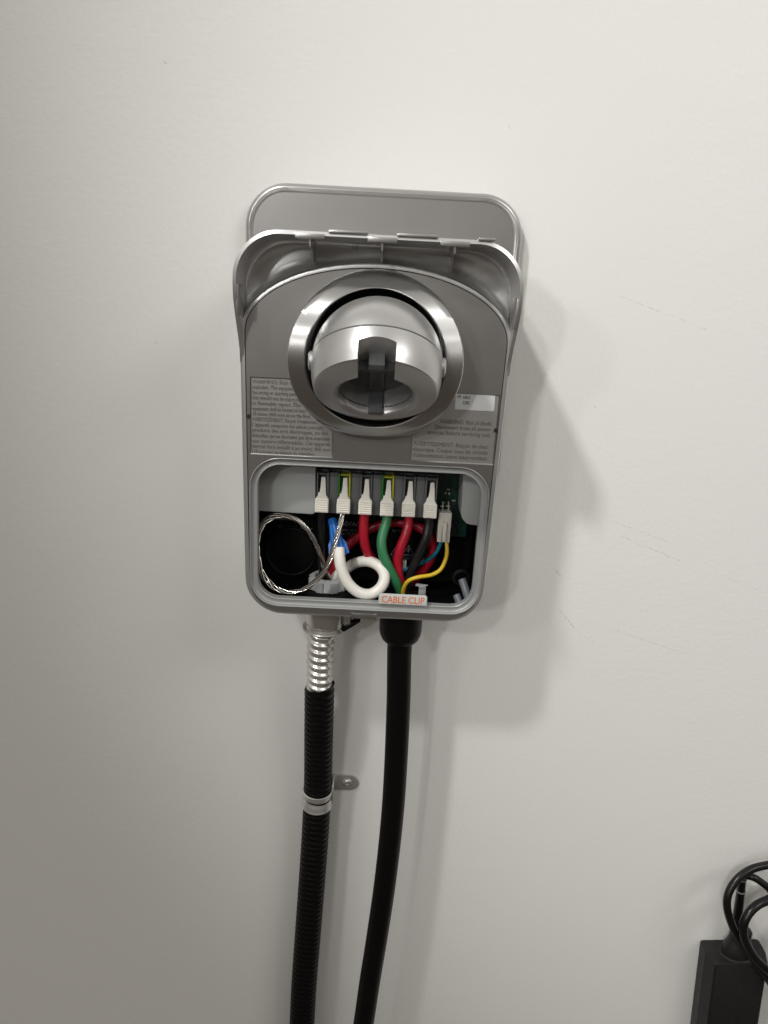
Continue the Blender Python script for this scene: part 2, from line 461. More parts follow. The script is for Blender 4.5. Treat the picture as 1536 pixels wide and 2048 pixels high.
# ------------------------------------------------------------------ visor above the panel
def visor_outer(k=0.0, n=12):
    """left bottom -> over the top -> right bottom"""
    a, zt, r = 80.2 - k, 26.0 - k, 26.0 - k
    out = [(X0 - a, z) for z in (-48, -40, -32, -25, -18, -11, -5)]
    for i in range(n + 1):
        t = math.radians(180 - 90 * i / n); out.append((X0 - a + r + r * math.cos(t), zt - r + r * math.sin(t)))
    for i in range(1, 18):
        out.append((X0 - a + r + (2 * a - 2 * r) * i / 18, zt))
    for i in range(n + 1):
        t = math.radians(90 - 90 * i / n); out.append((X0 + a - r + r * math.cos(t), zt - r + r * math.sin(t)))
    out += [(X0 + a, z) for z in (-5, -11, -18, -25, -32, -40, -48)]
    return out
def rim_depth(z):
    t = max(0.0, min(1.0, (z + 48) / 44)); t = t * t * (3 - 2 * t)
    return 74.4 + 20.6 * t
VO, VI = visor_outer(0), visor_outer(2.1)
outer_rim = [(x, -rim_depth(z), z) for x, z in VO]
inner_rim = [(x, -rim_depth(z), z) for x, z in VI]
NV = len(VO)
def resample(pts, n):
    L = [0.0]
    for a, b in zip(pts, pts[1:]): L.append(L[-1] + math.hypot(a[0] - b[0], a[1] - b[1]))
    out = []
    for i in range(n):
        s = L[-1] * i / (n - 1); j = 0
        while j < len(L) - 2 and L[j + 1] < s: j += 1
        t = (s - L[j]) / (L[j + 1] - L[j]); out.append((pts[j][0] + (pts[j + 1][0] - pts[j][0]) * t, pts[j][1] + (pts[j + 1][1] - pts[j][1]) * t))
    return out
EDGE = resample([(X0 - HW0 + 0.9, -48)] + arc_top(HW0 - 0.9, ARC_H - 0.2, ZS, p=2.0) + [(X0 + HW0 - 0.9, -48)], NV)
def scoop_pt(i, t):
    """hollow of the visor: back along the roof, down a nearly upright wall, out to the panel edge"""
    p0 = Vector(inner_rim[i]); p3 = Vector((EDGE[i][0], -DF - 0.3, EDGE[i][1]))
    span = (p3 - p0).length; f = min(1.0, span / 22.0)
    dw = 75 - 9.5 * f                                   # depth of the wall
    def at(k, d): return Vector((p0.x + (p3.x - p0.x) * k, -min(d, -p0.y), p0.z + (p3.z - p0.z) * k))
    K = [p0, at(0.03, dw + (-p0.y - dw) * 0.55), at(0.10, dw + 2.0), at(0.24, dw - 0.4), at(0.50, dw + 0.2), at(0.78, dw + 1.6), at(0.92, dw + 4.5), p3]
    K = [K[0] * 2 - K[1]] + K + [K[-1] * 2 - K[-2]]
    u = t * (len(K) - 3); a = min(int(u), len(K) - 4); w = u - a
    q0, q1, q2, q3 = K[a], K[a + 1], K[a + 2], K[a + 3]
    return 0.5 * ((2 * q1) + (q2 - q0) * w + (2 * q0 - 5 * q1 + 4 * q2 - q3) * w * w + (3 * q1 - q0 - 3 * q2 + q3) * w ** 3)
loops = [[(x, -4.0, z) for x, z in VO], [(x, -(rim_depth(z) - 1), z) for x, z in VO], outer_rim_ := [(x, -(rim_depth(z) - 0.9), z) for x, z in VO], inner_rim]
for k in range(1, 22):
    loops.append([scoop_pt(i, k / 21) for i in range(NV)])
V, Fc = loft(loops, closed=False)
visor = mk('visor', V, Fc, 'silver_gloss', charger, angle=50)
# stepped clip tabs along the rim and the ribs below them
ztop = 26.0
for px in (620, 765, 911):
    xc = B(px, 480, 94).x
    prism('rim_tab', [(xc - 8, ztop - 4.0), (xc + 8, ztop - 4.0), (xc + 8, ztop - 1.2), (xc - 8, ztop - 1.2)], 88, 95.6, 'silver', charger, bev=0.3)
    i = min(range(NV), key=lambda q: abs(VI[q][0] - xc) + (0 if VI[q][1] > 10 else 1000))
    pts = [scoop_pt(i, k / 14) for k in range(15)]
    e = pts[-1]
    prof_yz = [(p.y + 0.6, p.z) for p in pts] + [(-77.0, e.z + 0.3), (-84.0, ztop - 9.0), (-93.6, ztop - 8.0), (-94.4, ztop - 7.6), (-94.6, ztop - 2.2)]
    Vs = [(xc + s, y, z) for s in (-0.5, 0.5) for y, z in prof_yz]; n = len(prof_yz)
    mk('rib', Vs, [tuple(range(n))[::-1], tuple(range(n, 2 * n))] + [(a, (a + 1) % n, n + (a + 1) % n, n + a) for a in range(n)], 'silver', charger, angle=30)
for a, b in ((-71, -54), (-28, -7), (9, 31), (53, 62)):
    prism('rim_step', [(X0 + a, ztop - 0.3), (X0 + b, ztop - 0.3), (X0 + b, ztop + 1.2), (X0 + a, ztop + 1.2)], 80, 95.3, 'silver', charger, bev=0.25) if a > -60 else None
for s in (-1, 1):
    xx = X0 + s * 78.0
    V, Fc = box_geo(xx - 0.8, xx + 0.8, 78, 93.0, -20, -3.0)
    bevel(mk('side_hook', V, Fc, 'silver', charger), 0.35)
# moulded marks in the visor
text('mould_mark', '10', B(703, 499, 70) , 4.0, 'emboss_shade', visor, rise=0.3)

# ------------------------------------------------------------------ dock ring and ball
def ring_depth(z):
    u = (z - RCZ) / RR; return 77.5 + 28.5 * max(0.0, 1 - u * u) ** 0.75
def ring_loop(r, f, n=96):
    out = []
    for i in range(n):
        a = 2 * math.pi * i / n; x, z = RCX + r * math.cos(a), RCZ + r * math.sin(a)
        out.append((x, -f(x, z), z))
    return out
V, Fc = loft([ring_loop(RR + 0.6, lambda x, z: DF - 1), ring_loop(RR + 0.2, lambda x, z: DF + 0.8), ring_loop(RR - 0.4, lambda x, z: max(DF + 1, ring_depth(z) - 0.9)), ring_loop(RR - 1.0, lambda x, z: ring_depth(z)),
              ring_loop(RR - 4, lambda x, z: ring_depth(z)), ring_loop(RR - 8, lambda x, z: ring_depth(z)), ring_loop(39.6, lambda x, z: ring_depth(z)), ring_loop(39.0, lambda x, z: ring_depth(z) - 0.6),
              ring_loop(38.4, lambda x, z: ring_depth(z) - 10), ring_loop(37.8, lambda x, z: 55)])
ring = mk('dock_ring', V, Fc, 'ring', charger, angle=45)
V, Fc = loft([ring_loop(38.6, lambda x, z: 66), ring_loop(38.6, lambda x, z: 50)], True, False, True)
mk('dock_well', V, Fc, 'black', charger)

BR = 36.0
BC = Vector((X0 + 1.6, -108.0, -41.5))
TA = math.radians(53)
nA = Vector((0, -math.cos(TA), -math.sin(TA))); vA = Vector((0, -math.sin(TA), math.cos(TA))); uA = Vector((1, 0, 0))
BM = Matrix((uA, vA, nA)).transposed()
def loc2w(p): return BC + BM @ Vector(p)
def lathe(profile, n=64):
    """profile (r, axial) in the ball's own frame -> world geometry, closed at both ends"""
    loops = [[loc2w((r * math.cos(2 * math.pi * i / n), r * math.sin(2 * math.pi * i / n), a)) for i in range(n)] for r, a in profile]
    return loft(loops, True, True, True)
def sph(a):
    e = 2.5 if a > 0 else 2.0
    return BR * max(0.0, 1 - (abs(a) / BR) ** e) ** (1 / e)
SEAM, FACE = -0.8, 17.6
low = [(sph(SEAM) - 0.35, SEAM + 0.15)] + [(sph(a), a) for a in [SEAM + 0.5 + (FACE - 1.6 - SEAM) * i / 10 for i in range(11)]]
rf = sph(FACE)
low += [(rf + 0.25, FACE - 0.5), (rf - 0.5, FACE - 0.12), (rf - 1.2, FACE)]
V, Fc = lathe(low, 96)
ball = mk('dock_ball', V, Fc, 'silver_gloss', charger)
HV = -6.5
def cutter_cyl(r0, r1, a0, a1, cv, lip=0):
    n = 64; prof2 = [(r0, a0), (r1, a1)]
    if lip: prof2 = [(r0, a0), (r1, FACE - lip), (r1 + lip * 0.12, FACE - lip * 0.62), (r1 + lip * 0.42, FACE - lip * 0.25), (r1 + lip, FACE - 0.02), (r1 + lip * 1.1, a1)]
    loops = [[loc2w((r * math.cos(2 * math.pi * i / n), cv + r * math.sin(2 * math.pi * i / n), a)) for i in range(n)] for r, a in prof2]
    Vv, Ff = loft(loops, True, True, True)
    Vv = [p for p in Vv]
    return mk('cut', [Vector(v) for v in Vv], Ff, 'dock_in', charger)
def cutter_box(x0, x1, v0, v1, a0, a1, arch=0):
    top = [(x0, a0), (x1, a0)] if not arch else [(x0 + (x1 - x0) * i / 10, a0 - arch * math.sin(math.pi * i / 10) ** 0.8) for i in range(11)]
    poly = top + [(x1, a1), (x0, a1)]
    loops = [[loc2w((x, v, a)) for x, a in poly] for v in (v0, v1)]
    Vv, Ff = loft(loops, True, True, True)
    return mk('cut', Vv, Ff, 'dock_in', charger)
boolean(ball, cutter_cyl(19.5, 20.5, 1.0, FACE + 3, HV, lip=3.2))
boolean(ball, cutter_box(-9.6, 9.6, 4, 50, 7.6, FACE + 8, arch=1.8))
finish(ball.data, True, 32)
if not ball.data.materials: ball.data.materials.append(M['silver_gloss'])
V, Fc = lathe([(sph(SEAM) - 0.35, SEAM - 0.15)] + [(sph(a), a) for a in [SEAM - 0.5 - (BR - 3 - 0.5 + SEAM) * i / 14 for i in range(15)]], 96)
mk('dock_cap', V, Fc, 'silver_gloss', charger)
# socket liner and the latch tongue
def loc_box(name, x0, x1, v0, v1, a0, a1, material, parent, bev=0.4):
    Vv = [loc2w((x, v, a)) for a in (a0, a1) for v in (v0, v1) for x in (x0, x1)]
    o = mk(name, Vv, [(0, 1, 3, 2), (4, 6, 7, 5), (0, 4, 5, 1), (2, 3, 7, 6), (0, 2, 6, 4), (1, 5, 7, 3)], material, parent)
    if bev: bevel(o, bev)
    return o
V, Fc = loft([[loc2w((20.3 * math.cos(2 * math.pi * i / 48), HV + 20.3 * math.sin(2 * math.pi * i / 48), a)) for i in range(48)] for a in (12.5, 1.2)], True, False, True)
mk('socket_liner', V, Fc, 'dock_in', ball)
loc_box('tongue', -4.0, 4.0, HV - 20.9, HV - 17.0, 1.3, FACE - 0.6, 'dock_in', ball)
loc_box('tongue', -4.0, 4.0, HV - 17.2, 13.0, 0.9, 3.6, 'dock_in', ball)
loc_box('latch_block', -4.2, 4.2, 14.5, 20.0, 3.0, 12.6, 'terminal', ball)
loc_box('slot_back', -9.4, 9.4, 12.2, 14.8, 1.5, 12.4, 'deep', ball)
for s in (-1, 1):                                      # pivots at both sides
    V, Fc = loft([[(BC.x + s * q, BC.y + r * math.cos(2 * math.pi * i / 24), BC.z + r * math.sin(2 * math.pi * i / 24)) for i in range(24)] for q, r in ((33.5, 5.5), (36.8, 5.5), (37.6, 4.5))], True, True, True)
    mk('pivot', V, Fc, 'silver_gloss', charger)

# ------------------------------------------------------------------ lettering on the panel
d_txt = DF - 0.7
def txt(name, body, px, py, h, material, parent, d=d_txt, **kw):
    q = B(px, py, d); return text(name, body, (q.x, -d, q.z), h, material, parent, **kw)
left_lines = ['WARNING: Risk of', 'explosion. This equipment', 'has arcing or sparking parts', 'that should not be exposed', 'to flammable vapors. This', 'equipment shall be located at least',
              '18 inches (460 mm) above the floor.', "AVERTISSEMENT: Risque d'explosion.", "L'appareil comporte des pièces pouvant", 'produire des arcs électriques, ou des', 'étincelles qui ne devraient pas être exposées',
              'aux vapeurs inflammables. Cet appareil', 'devrait être installé à au moins 460 mm', '(18 pouces) au-dessus du plancher.']
widths = [83, 88, 90, 95, 97, 107, 117, 130, 142, 153, 157, 157, 158, 127]
for i, s in enumerate(left_lines):
    o = txt('embossed_line', s, 504, 766 + i * 10.75, 3.45, 'emboss_shade', panel, rise=0.28)
    xs = [v.co.x for v in o.data.vertices]; x0 = min(xs); k = (widths[i] * 0.302 / 1000) / (max(xs) - x0)
    for v in o.data.vertices: v.co.x = x0 + (v.co.x - x0) * min(k, 1.15)
right_lines = [('WARNING: Risk of shock.', 880, 846, 105), ('Disconnect from all power', 869, 857, 113), ('sources before servicing unit.', 855, 867.5, 128),
               ('AVERTISSEMENT: Risque de choc', 827, 890, 152), ('electrique. Couper tous les circuits', 825, 901.5, 152), ("d'alimentation avant intervnotion.", 825, 913, 152)]
for s, px, py, w in right_lines:
    o = txt('embossed_line', s, px, py, 3.7, 'emboss_shade', panel, rise=0.3)
    xs = [v.co.x for v in o.data.vertices]; x0 = min(xs); k = (w * 0.302 / 1000) / (max(xs) - x0)
    for v in o.data.vertices: v.co.x = x0 + (v.co.x - x0) * k
q0, q1 = bx(912, 786), bx(988, 822)
prism('sticker', rrect((q0[0] + q1[0]) / 2, (q0[1] + q1[1]) / 2 + 0.2, (q1[0] - q0[0]) / 2, 5.3, 0.6, 3), DF - 0.7, DF - 0.5, 'sticker', panel)
txt('sticker_print', 'PP: 68b3', 914, 797, 2.9, 'ink', panel, d=DF - 0.48, rise=0.02, wx=0.8, bold=0.02)
txt('sticker_print', '2285', 925, 808.5, 2.9, 'ink', panel, d=DF - 0.48, rise=0.02, wx=0.75, bold=0.02)

# ------------------------------------------------------------------ inside the compartment
def poly_px(pts, d): return [bx(x, y, d) for x, y in pts]
def round_poly(poly, rads, n=5):
    out = []; N = len(poly)
    for i in range(N):
        p = Vector(poly[i]); a = Vector(poly[i - 1]); b = Vector(poly[(i + 1) % N]); r = rads[i]
        if r <= 0: out.append(tuple(p)); continue
        u, v = (a - p).normalized(), (b - p).normalized(); s, e = p + u * r, p + v * r
        for k in range(n + 1):
            t = k / n; out.append(tuple(s * (1 - t) ** 2 + p * 2 * t * (1 - t) + e * t * t))
    return out
ins_d = 56.0
lpocket = round_poly(poly_px([(505, 925), (505, 1021), (630, 1029), (631, 930)], ins_d), [0, 0, 2.6, 0])
prism('cover_block', lpocket, 30, ins_d, 'lightgrey', charger, bev=0.6)
rp_ = round_poly(poly_px([(927, 940), (922, 1035), (935, 1049), (953, 1051), (975, 1053), (975, 940)], ins_d), [0, 2.5, 2.5, 0, 0, 0])
prism('side_block', rp_, 30, ins_d, 'lightgrey', charger, bev=0.5)
q0, q1 = bx(872, 945, 30), bx(932, 1075, 30)
pcb = prism('circuit_board', [(q0[0], q1[1]), (q1[0], q1[1]), (q1[0], q0[1]), (q0[0], q0[1])], 27, 29, 'pcb', charger)
for i in range(26):
    px, py = random.uniform(884, 924), random.uniform(965, 1055)
    c = B(px, py, 29); w, h = random.uniform(.4, 1.3), random.uniform(.4, 1.0)
    V, Fc = box_geo(c.x - w, c.x + w, 29, 29 + random.uniform(.4, 1.0), c.z - h, c.z + h)
    mk('chip', V, Fc, random.choice(['deep', 'pcb', 'steel_dull', 'pcb']), pcb)
# terminal block, six lever terminals
PITCHX = (B(861, 1000, 55).x - B(644, 989, 55).x) / 5
tz = B(644, 1012, 58).z
tb_top, tb_bot = B(644, 950, 52).z + 2, B(644, 1024, 50).z
tx0 = B(643.5, 1000, 57).x
block = prism('terminal_block', [(tx0 - 4.2, tb_bot + 1), (tx0 + 5 * PITCHX + 4.8, tb_bot + 1), (tx0 + 5 * PITCHX + 4.8, tb_top), (tx0 - 4.2, tb_top)], 26, 44.5, 'terminal', charger, bev=0.4)
for i in range(6):
    cx = tx0 + i * PITCHX; pe = i in (1, 3)
    if i < 5:                                              # body between two levers
        V, Fc = box_geo(cx + 4.0, cx + PITCHX - 4.0, 44.4, 51.5, tb_bot, tb_top - 0.2)
        bevel(mk('spacer', V, Fc, 'terminal', block), 0.5)
    for s in (-1, 1):
        V, Fc = box_geo(cx + s * 3.4 - 0.55, cx + s * 3.4 + 0.55, 44.3, 53.5, tb_bot + 1.5 + (6 if pe and s > 0 else 3 if not pe else 0), tb_top + 0.3)
        bevel(mk('cheek', V, Fc, ('green_t' if s < 0 else 'yellow_t') if pe else 'terminal', block), 0.25)
    V, Fc = box_geo(cx - 2.8, cx + 2.8, 44.6, 52.4, tb_top - 1.8, tb_top - 0.6)
    bevel(mk('hook', V, Fc, 'yellow_t' if pe else 'terminal', block), 0.2)
    if pe:
        V, Fc = box_geo(cx - 2.7, cx - 0.6, 44.4, 48.5, tb_bot + 3, tb_top - 2); mk('hook', V, Fc, 'green_t', block)
lever_poly = round_poly([(-4.35, -4.6), (4.35, -4.6), (4.35, 4.2), (2.7, 6.4), (2.5, 8), (1.75, 18.6), (-0.75, 18.6), (-1.15, 12), (-1.7, 8.4), (-2.55, 8.3), (-2.7, 6.4), (-4.35, 4.2)],
                        [0.6, 0.6, 0.3, 0, 0, 0.2, 0.2, 0, 0, 0, 0, 0.3], 3)
LT = math.radians(7)
lever_mesh = []
def lever_v(x, z, d, cx): # lean the grip toward the room
    return (cx + x, -(55.5 + d - (z + 4.6) * math.tan(LT) ), tz + z)
for i in range(6):
    cx = tx0 + i * PITCHX
    dz = random.uniform(-0.15, 0.15)
    V, Fc = loft([[lever_v(x, z + dz, 0, cx) for x, z in lever_poly], [lever_v(x, z + dz, 2.4, cx) for x, z in lever_poly]], True, True, True)
    lv = bevel(mk('lever', V, Fc, 'white', block, angle=30), 0.22, 2)
    gg = []
    for r in range(6):
        z = -3.4 + r * 1.45
        gg.append(loft([[lever_v(x, z + dz + zz, 2.35, cx) for x, zz in ((-3.9, -0.34), (3.9, -0.34), (3.9, 0.34), (-3.9, 0.34))], [lever_v(x, z + dz + zz, 3.15, cx) for x, zz in ((-3.8, -0.22), (3.8, -0.22), (3.8, 0.22), (-3.8, 0.22))]], True, False, True))
    V, Fc = join(*gg); mk('grip_ridges', V, Fc, 'white', block)
# black carrier under the right-hand terminals
q0, q1 = bx(756, 1024, 44), bx(874, 1046, 44)
prism('terminal_skirt', [(q0[0], q1[1] + 2), (q1[0], q1[1]), (q1[0], q0[1] + 2), (q0[0], q0[1] + 4)], 24, 45.5, 'black', charger, bev=0.5)
# printing on the black base
def lbl(s, px, py, h, **kw): return txt('base_print', s, px, py, h, 'lab', tub, d=tub_d + 0.06, rise=0.02, **kw)
lbl('Use 90°C copper\nconductors only.', 557, 1057, 3.4, spacing=0.9)
lbl('240VAC', 675, 1051, 5.0, wx=0.95)
lbl('copper wire', 672, 1061, 3.0); lbl('6 to 12 AWG', 676, 1069, 3.0)
lbl('by Cha', 785, 1063, 3.0)
lbl('SEE INSTALLATION GUIDE', 769, 1117, 3.0, wx=0.95)
for k, px in enumerate((793, 817)):
    c = B(px, 1102, tub_d + 0.08)
    tri = []
    for s in (1.0, 0.80):
        tri.append([(c.x + x * s, c.y, c.z + z * s) for x, z in ((-4.6, -3.4), (4.6, -3.4), (0, 4.6))])
    V, Fc = loft(tri); mk('warning_triangle', V, Fc, 'lab', tub)
    bolt = [(-.3, 2.2), (.9, 2.2), (.2, .5), (1.0, .4), (-.5, -2.4), (0, -.5), (-.9, -.4)] if k else [(-.35, 2), (.35, 2), (.2, -2), (-.2, -2)]
    mk('warning_sign', [(c.x + x, c.y, c.z + z) for x, z in bolt], [tuple(range(len(bolt)))], 'lab', tub)
q0, q1 = bx(528, 1036, tub_d), bx(590, 1041, tub_d)
mk('base_print', [(q0[0], -tub_d - .05, q1[1]), (q1[0], -tub_d - .05, q1[1] ), (q1[0], -tub_d - .05, q0[1]), (q0[0], -tub_d - .05, q0[1])], [(0, 1, 2, 3)], 'lab', tub)
# round knockout in the base
c = B(582, 1103, tub_d)
V, Fc = tube_geo([Vector((c.x + 17.5 * math.cos(2 * math.pi * i / 48), -tub_d - 0.3, c.z + 17.5 * math.sin(2 * math.pi * i / 48))) for i in range(49)], 1.5, 10)
mk('knockout_ring', V, Fc, 'rubber', tub)
V, Fc = loft([[(c.x + r * math.cos(2 * math.pi * i / 48), -d, c.z + r * math.sin(2 * math.pi * i / 48)) for i in range(48)] for r, d in ((16.5, tub_d + 0.1), (16.2, tub_d + 0.9), (15.4, tub_d + 1.0))], True, False, True)
mk('knockout_disc', V, Fc, 'rubber', tub)
# light guide at the lower right with its grommet
tube('light_guide', [B(924, 1158, 56), B(932, 1182, 60), B(940, 1208, 64)], 2.75, 'rod', charger)
tube('light_guide_foot', [B(913, 1190, 58), B(920, 1208, 62)], 2.6, 'rod', charger)
c = B(923, 1156, 54)
V, Fc = tube_geo([Vector((c.x + 5 * math.cos(2 * math.pi * i / 32), c.y + 0.5, c.z + 5 * math.sin(2 * math.pi * i / 32))) for i in range(33)], 1.6, 10)
mk('grommet', V, Fc, 'rubber', charger)
# cable clip plate
q0, q1 = bx(758, 1186, 75.5), bx(853, 1213, 75.5)
clip = thing('cable_clip', 'small grey tab lettered CABLE CLIP in orange at the compartment edge', 'clip', ((q0[0] + q1[0]) / 2, -74, q1[1]))
prism('clip_plate', round_poly([(q0[0], q1[1] + 0.4), (q1[0], q1[1] + 0.4), (q1[0], q0[1] - .6), (q0[0], q0[1] - .6)], [0.2, 0.2, 1.5, 1.5]), 74, 75.5, 'sticker', clip, bev=0.25)
for s in (-1, 1):
    V, Fc = box_geo((q0[0] + q1[0]) / 2 + s * 8 - 3, (q0[0] + q1[0]) / 2 + s * 8 + 3, 68, 74.3, q1[1] + 1.3, q1[1] + 2.6)
    mk('clip_leg', V, Fc, 'lightgrey', clip)
o = txt('clip_lettering', 'CABLE CLIP', 762.5, 1204.5, 6.7, 'orange', clip, d=75.55, rise=0.02, bold=0.06, wx=0.92)
xs = [v.co.x for v in o.data.vertices]; x0 = min(xs); k = (87 * 0.320 / 1000) / (max(xs) - x0)
for v in o.data.vertices: v.co.x = x0 + (v.co.x - x0) * k

# two-pin connector with pins
conn = thing('plug_connector', 'cream two pin plug connector on the circuit board, yellow and blue wires', 'connector', B(889, 1085, 46))
V, Fc = box_geo(B(876.5, 1050, 50).x, B(902, 1050, 50).x, 40, 50, B(889, 1085, 50).z, B(889, 1026, 50).z)
bevel(mk('connector_body', V, Fc, 'conn', conn), 0.4)
V, Fc = box_geo(B(886, 1050, 51).x, B(893.5, 1050, 51).x, 49.5, 52.5, B(889, 1083, 52).z, B(889, 1045, 52).z)
bevel(mk('connector_latch', V, Fc, 'conn', conn), 0.4)
for px in (884, 900):
    V, Fc = box_geo(B(px, 1050, 51).x - .35, B(px, 1050, 51).x + .35, 49.6, 51, B(889, 1084, 50).z, B(889, 1062, 50).z)
    mk('connector_rail', V, Fc, 'conn', conn)
for px in (885.5, 897):
    q0, q1 = B(px, 1026, 45), B(px, 1003, 45)
    tube('pin', [q0, (q0 + q1) / 2, q1], 0.5, 'steel', conn, seg=8)
    V, Fc = box_geo(q1.x - 1.4, q1.x + 1.2, 43.5, 46, (q0.z + q1.z) / 2 + .5, (q0.z + q1.z) / 2 + 1.2); mk('pin', V, Fc, 'steel', conn)

# ------------------------------------------------------------------ supply side: conduit, fitting, conductors
def wire(name, pts, r, material, label, **kw):
    return tube(name, [B(*p) for p in pts], r, material, None, label=label, cat='wire', **kw)
wire('supply_wire', [(644, 1012, 46), (643, 1035, 46), (643, 1070, 42), (642, 1110, 38), (646, 1145, 34), (652, 1172, 32), (652, 1190, 30)], 3.0, 'blackw', 'black wire running down from the first lever terminal to the grey bushing')
wire('supply_wire', [(731, 1008, 47), (729, 1030, 48), (727, 1060, 49), (729, 1085, 49), (737, 1108, 47), (753, 1130, 43), (770, 1152, 39), (790, 1172, 34), (815, 1168, 32), (838, 1150, 34), (858, 1124, 37), (866, 1096, 38), (854, 1066, 38), (825, 1049, 36), (788, 1045, 34), (752, 1053, 32), (716, 1073, 31), (692, 1096, 31), (672, 1124, 31), (660, 1150, 31), (656, 1185, 31)],
     3.3, 'red', 'thick red wire from the third lever terminal in a wide loop to the grey bushing', step=1.5)
wire('supply_wire', [(678, 1096, 59), (679, 1115, 62), (683, 1138, 64), (696, 1166, 65), (718, 1185, 65), (742, 1188, 64), (762, 1174, 62), (769, 1153, 59), (760, 1134, 55), (738, 1123, 49), (714, 1125, 43), (694, 1136, 38), (676, 1150, 35), (663, 1168, 33), (658, 1190, 31)],
     3.75, 'whitew', 'thick white wire curled in a loop below the blue wire nut', step=1.5)
# bare stranded ground: seven strands twisted about the path
gpath = spline([B(*p) for p in [(687, 1018, 52), (685, 1028, 54), (680, 1052, 57), (670, 1088, 61), (658, 1122, 62.5), (646, 1145, 62.5), (626, 1166, 61.5), (600, 1181, 60), (570, 1184, 59), (543, 1171, 58), (523, 1145, 57), (515, 1112, 56), (515, 1078, 54), (524, 1050, 52), (543, 1034, 50), (566, 1031, 49), (592, 1038, 48), (614, 1058, 48), (630, 1085, 47), (640, 1110, 46), (650, 1140, 42), (660, 1165, 36), (664, 1188, 32)]], 0.8)
fr = frames(gpath); gg = []; L = 0.0; ph = []
for i in range(len(gpath)):
    if i: L += (gpath[i] - gpath[i - 1]).length
    ph.append(2 * math.pi * L / 42.0)
for s in range(5):
    pth = []
    for i, p in enumerate(gpath):
        if s == 6: pth.append(p.copy()); continue
        a = ph[i] + s * math.pi / 2.5 + 0.25 * math.sin(i * 0.11 + s)
        rr = 1.16 + 0.16 * math.sin(i * 0.05 + s * 1.7) + 0.7 * math.exp(-((p.x + 72) / 9.0) ** 2)
        pth.append(p + fr[i][1] * (rr * math.cos(a)) + fr[i][2] * (rr * math.sin(a)))
    gg.append(tube_geo(pth, 0.6, 8))
V, Fc = join(*gg)
mk('ground_wire', V, Fc, 'tin', None, angle=60, label='bare twisted metal ground wire coiled in a ring at the compartment side', cat='wire')
# blue winged nut
a0, a1 = B(664, 1036, 47), B(679, 1111, 59)
ax = (a1 - a0); Ln = ax.length; ax.normalize()
nut = thing('wire_nut', 'blue winged wire nut capping the white wire', 'wire nut', a1)
pr = [(0, 1.6), (.02, 2.6), (.06, 2.9), (.30, 3.1), (.36, 3.4), (.70, 4.2), (.97, 4.8), (1.0, 4.6), (1.0, 3.7), (.9, 3.5)]
n1 = ax.orthogonal().normalized(); n2 = ax.cross(n1)
loops = [[a0 + ax * (Ln * t) + n1 * (r * (1 + 0.05 * math.cos(12 * 2 * math.pi * i / 48)) * math.cos(2 * math.pi * i / 48)) + n2 * (r * (1 + 0.05 * math.cos(12 * 2 * math.pi * i / 48)) * math.sin(2 * math.pi * i / 48)) for i in range(48)] for t, r in pr]
V, Fc = loft(loops, True, True, True); mk('nut_body', V, Fc, 'nut', nut, angle=40)
side = Vector((1, 0, 0)); side = (side - ax * side.dot(ax)).normalized(); fz = ax.cross(side)
for s in (-1, 1):
    pts = [(2.5, .42), (4.6, .60), (6.0, .68), (6.9, .98), (4.0, 1.0)]
    Vs = [a0 + ax * (Ln * t) + side * (s * q) + fz * w for w in (-0.9, 0.9) for q, t in pts]; n = len(pts)
    o = mk('wing', Vs, [tuple(range(n))[::-1], tuple(range(n, 2 * n))] + [(a, (a + 1) % n, n + (a + 1) % n, n + a) for a in range(n)], 'nut', nut)
    bevel(o, 0.5)

# grey insulating bushing and locknut inside the box
def vlathe(cx, cd, prof, n=48, hexa=0):
    loops = []
    for r, z in prof:
        loops.append([(cx + r * math.cos(2 * math.pi * i / n), -cd + r * math.sin(2 * math.pi * i / n), z) for i in range(n)])
    return loft(loops, True, False, False)
bc = B(655, 1180, 44); cdep = 40.0
fit = thing('conduit_fitting', 'zinc conduit connector with grey bushing under the charging station', 'conduit fitting', (bc.x, -cdep, ZB - 22))
zt = B(655, 1164, 52).z; zb2 = B(655, 1196, 54).z
V, Fc = vlathe(bc.x, cdep, [(8.4, zt - 9), (8.6, zt - 1), (9.4, zt + 0.2), (11.6, zt), (12.2, zt - 1), (12.6, zt - 8), (13.4, zt - 9.5)])
bush = mk('bushing', V, Fc, 'lightgrey', fit, angle=45)
for k in range(8):
    a = math.radians(22.5 + 45 * k); ca, sa = math.cos(a), math.sin(a)
    Vs = []
    for zz in (zt - 9.3, zt - 1.2):
        for rr, w in ((11.5, 2.9), (13.6, 2.5)):
            for s in (-1, 1): Vs.append((bc.x + ca * rr - sa * w * s, -cdep + sa * rr + ca * w * s, zz))
    o = mk('bushing_lug', Vs, [(0, 1, 3, 2), (4, 6, 7, 5), (0, 4, 5, 1), (2, 3, 7, 6), (0, 2, 6, 4), (1, 5, 7, 3)], 'lightgrey', fit); bevel(o, 0.4)
V, Fc = vlathe(bc.x, cdep, [(9, zb2 + 1.5), (13.8, zb2 + 1.4), (14.4, zb2 + .6), (14.4, zb2 - 2), (9, zb2 - 2.4)]); mk('locknut', V, Fc, 'steel_dull', fit)
fx, fd = B(651, 1250, 36).x, 36.0
zf = B(646, 1268, 46).z
V, Fc = vlathe(fx, fd, [(13.8, ZB + 6), (14.4, ZB + 2), (14.4, zf + 5.5), (13.7, zf + 4.5), (13.7, zf + 3), (14.4, zf + 1.5), (14.4, zf + 0.6), (10.5, zf - 0.2), (9.6, zf + 0.5), (9.6, ZB + 4)])
mk('connector_barrel', V, Fc, 'steel', fit, angle=40)
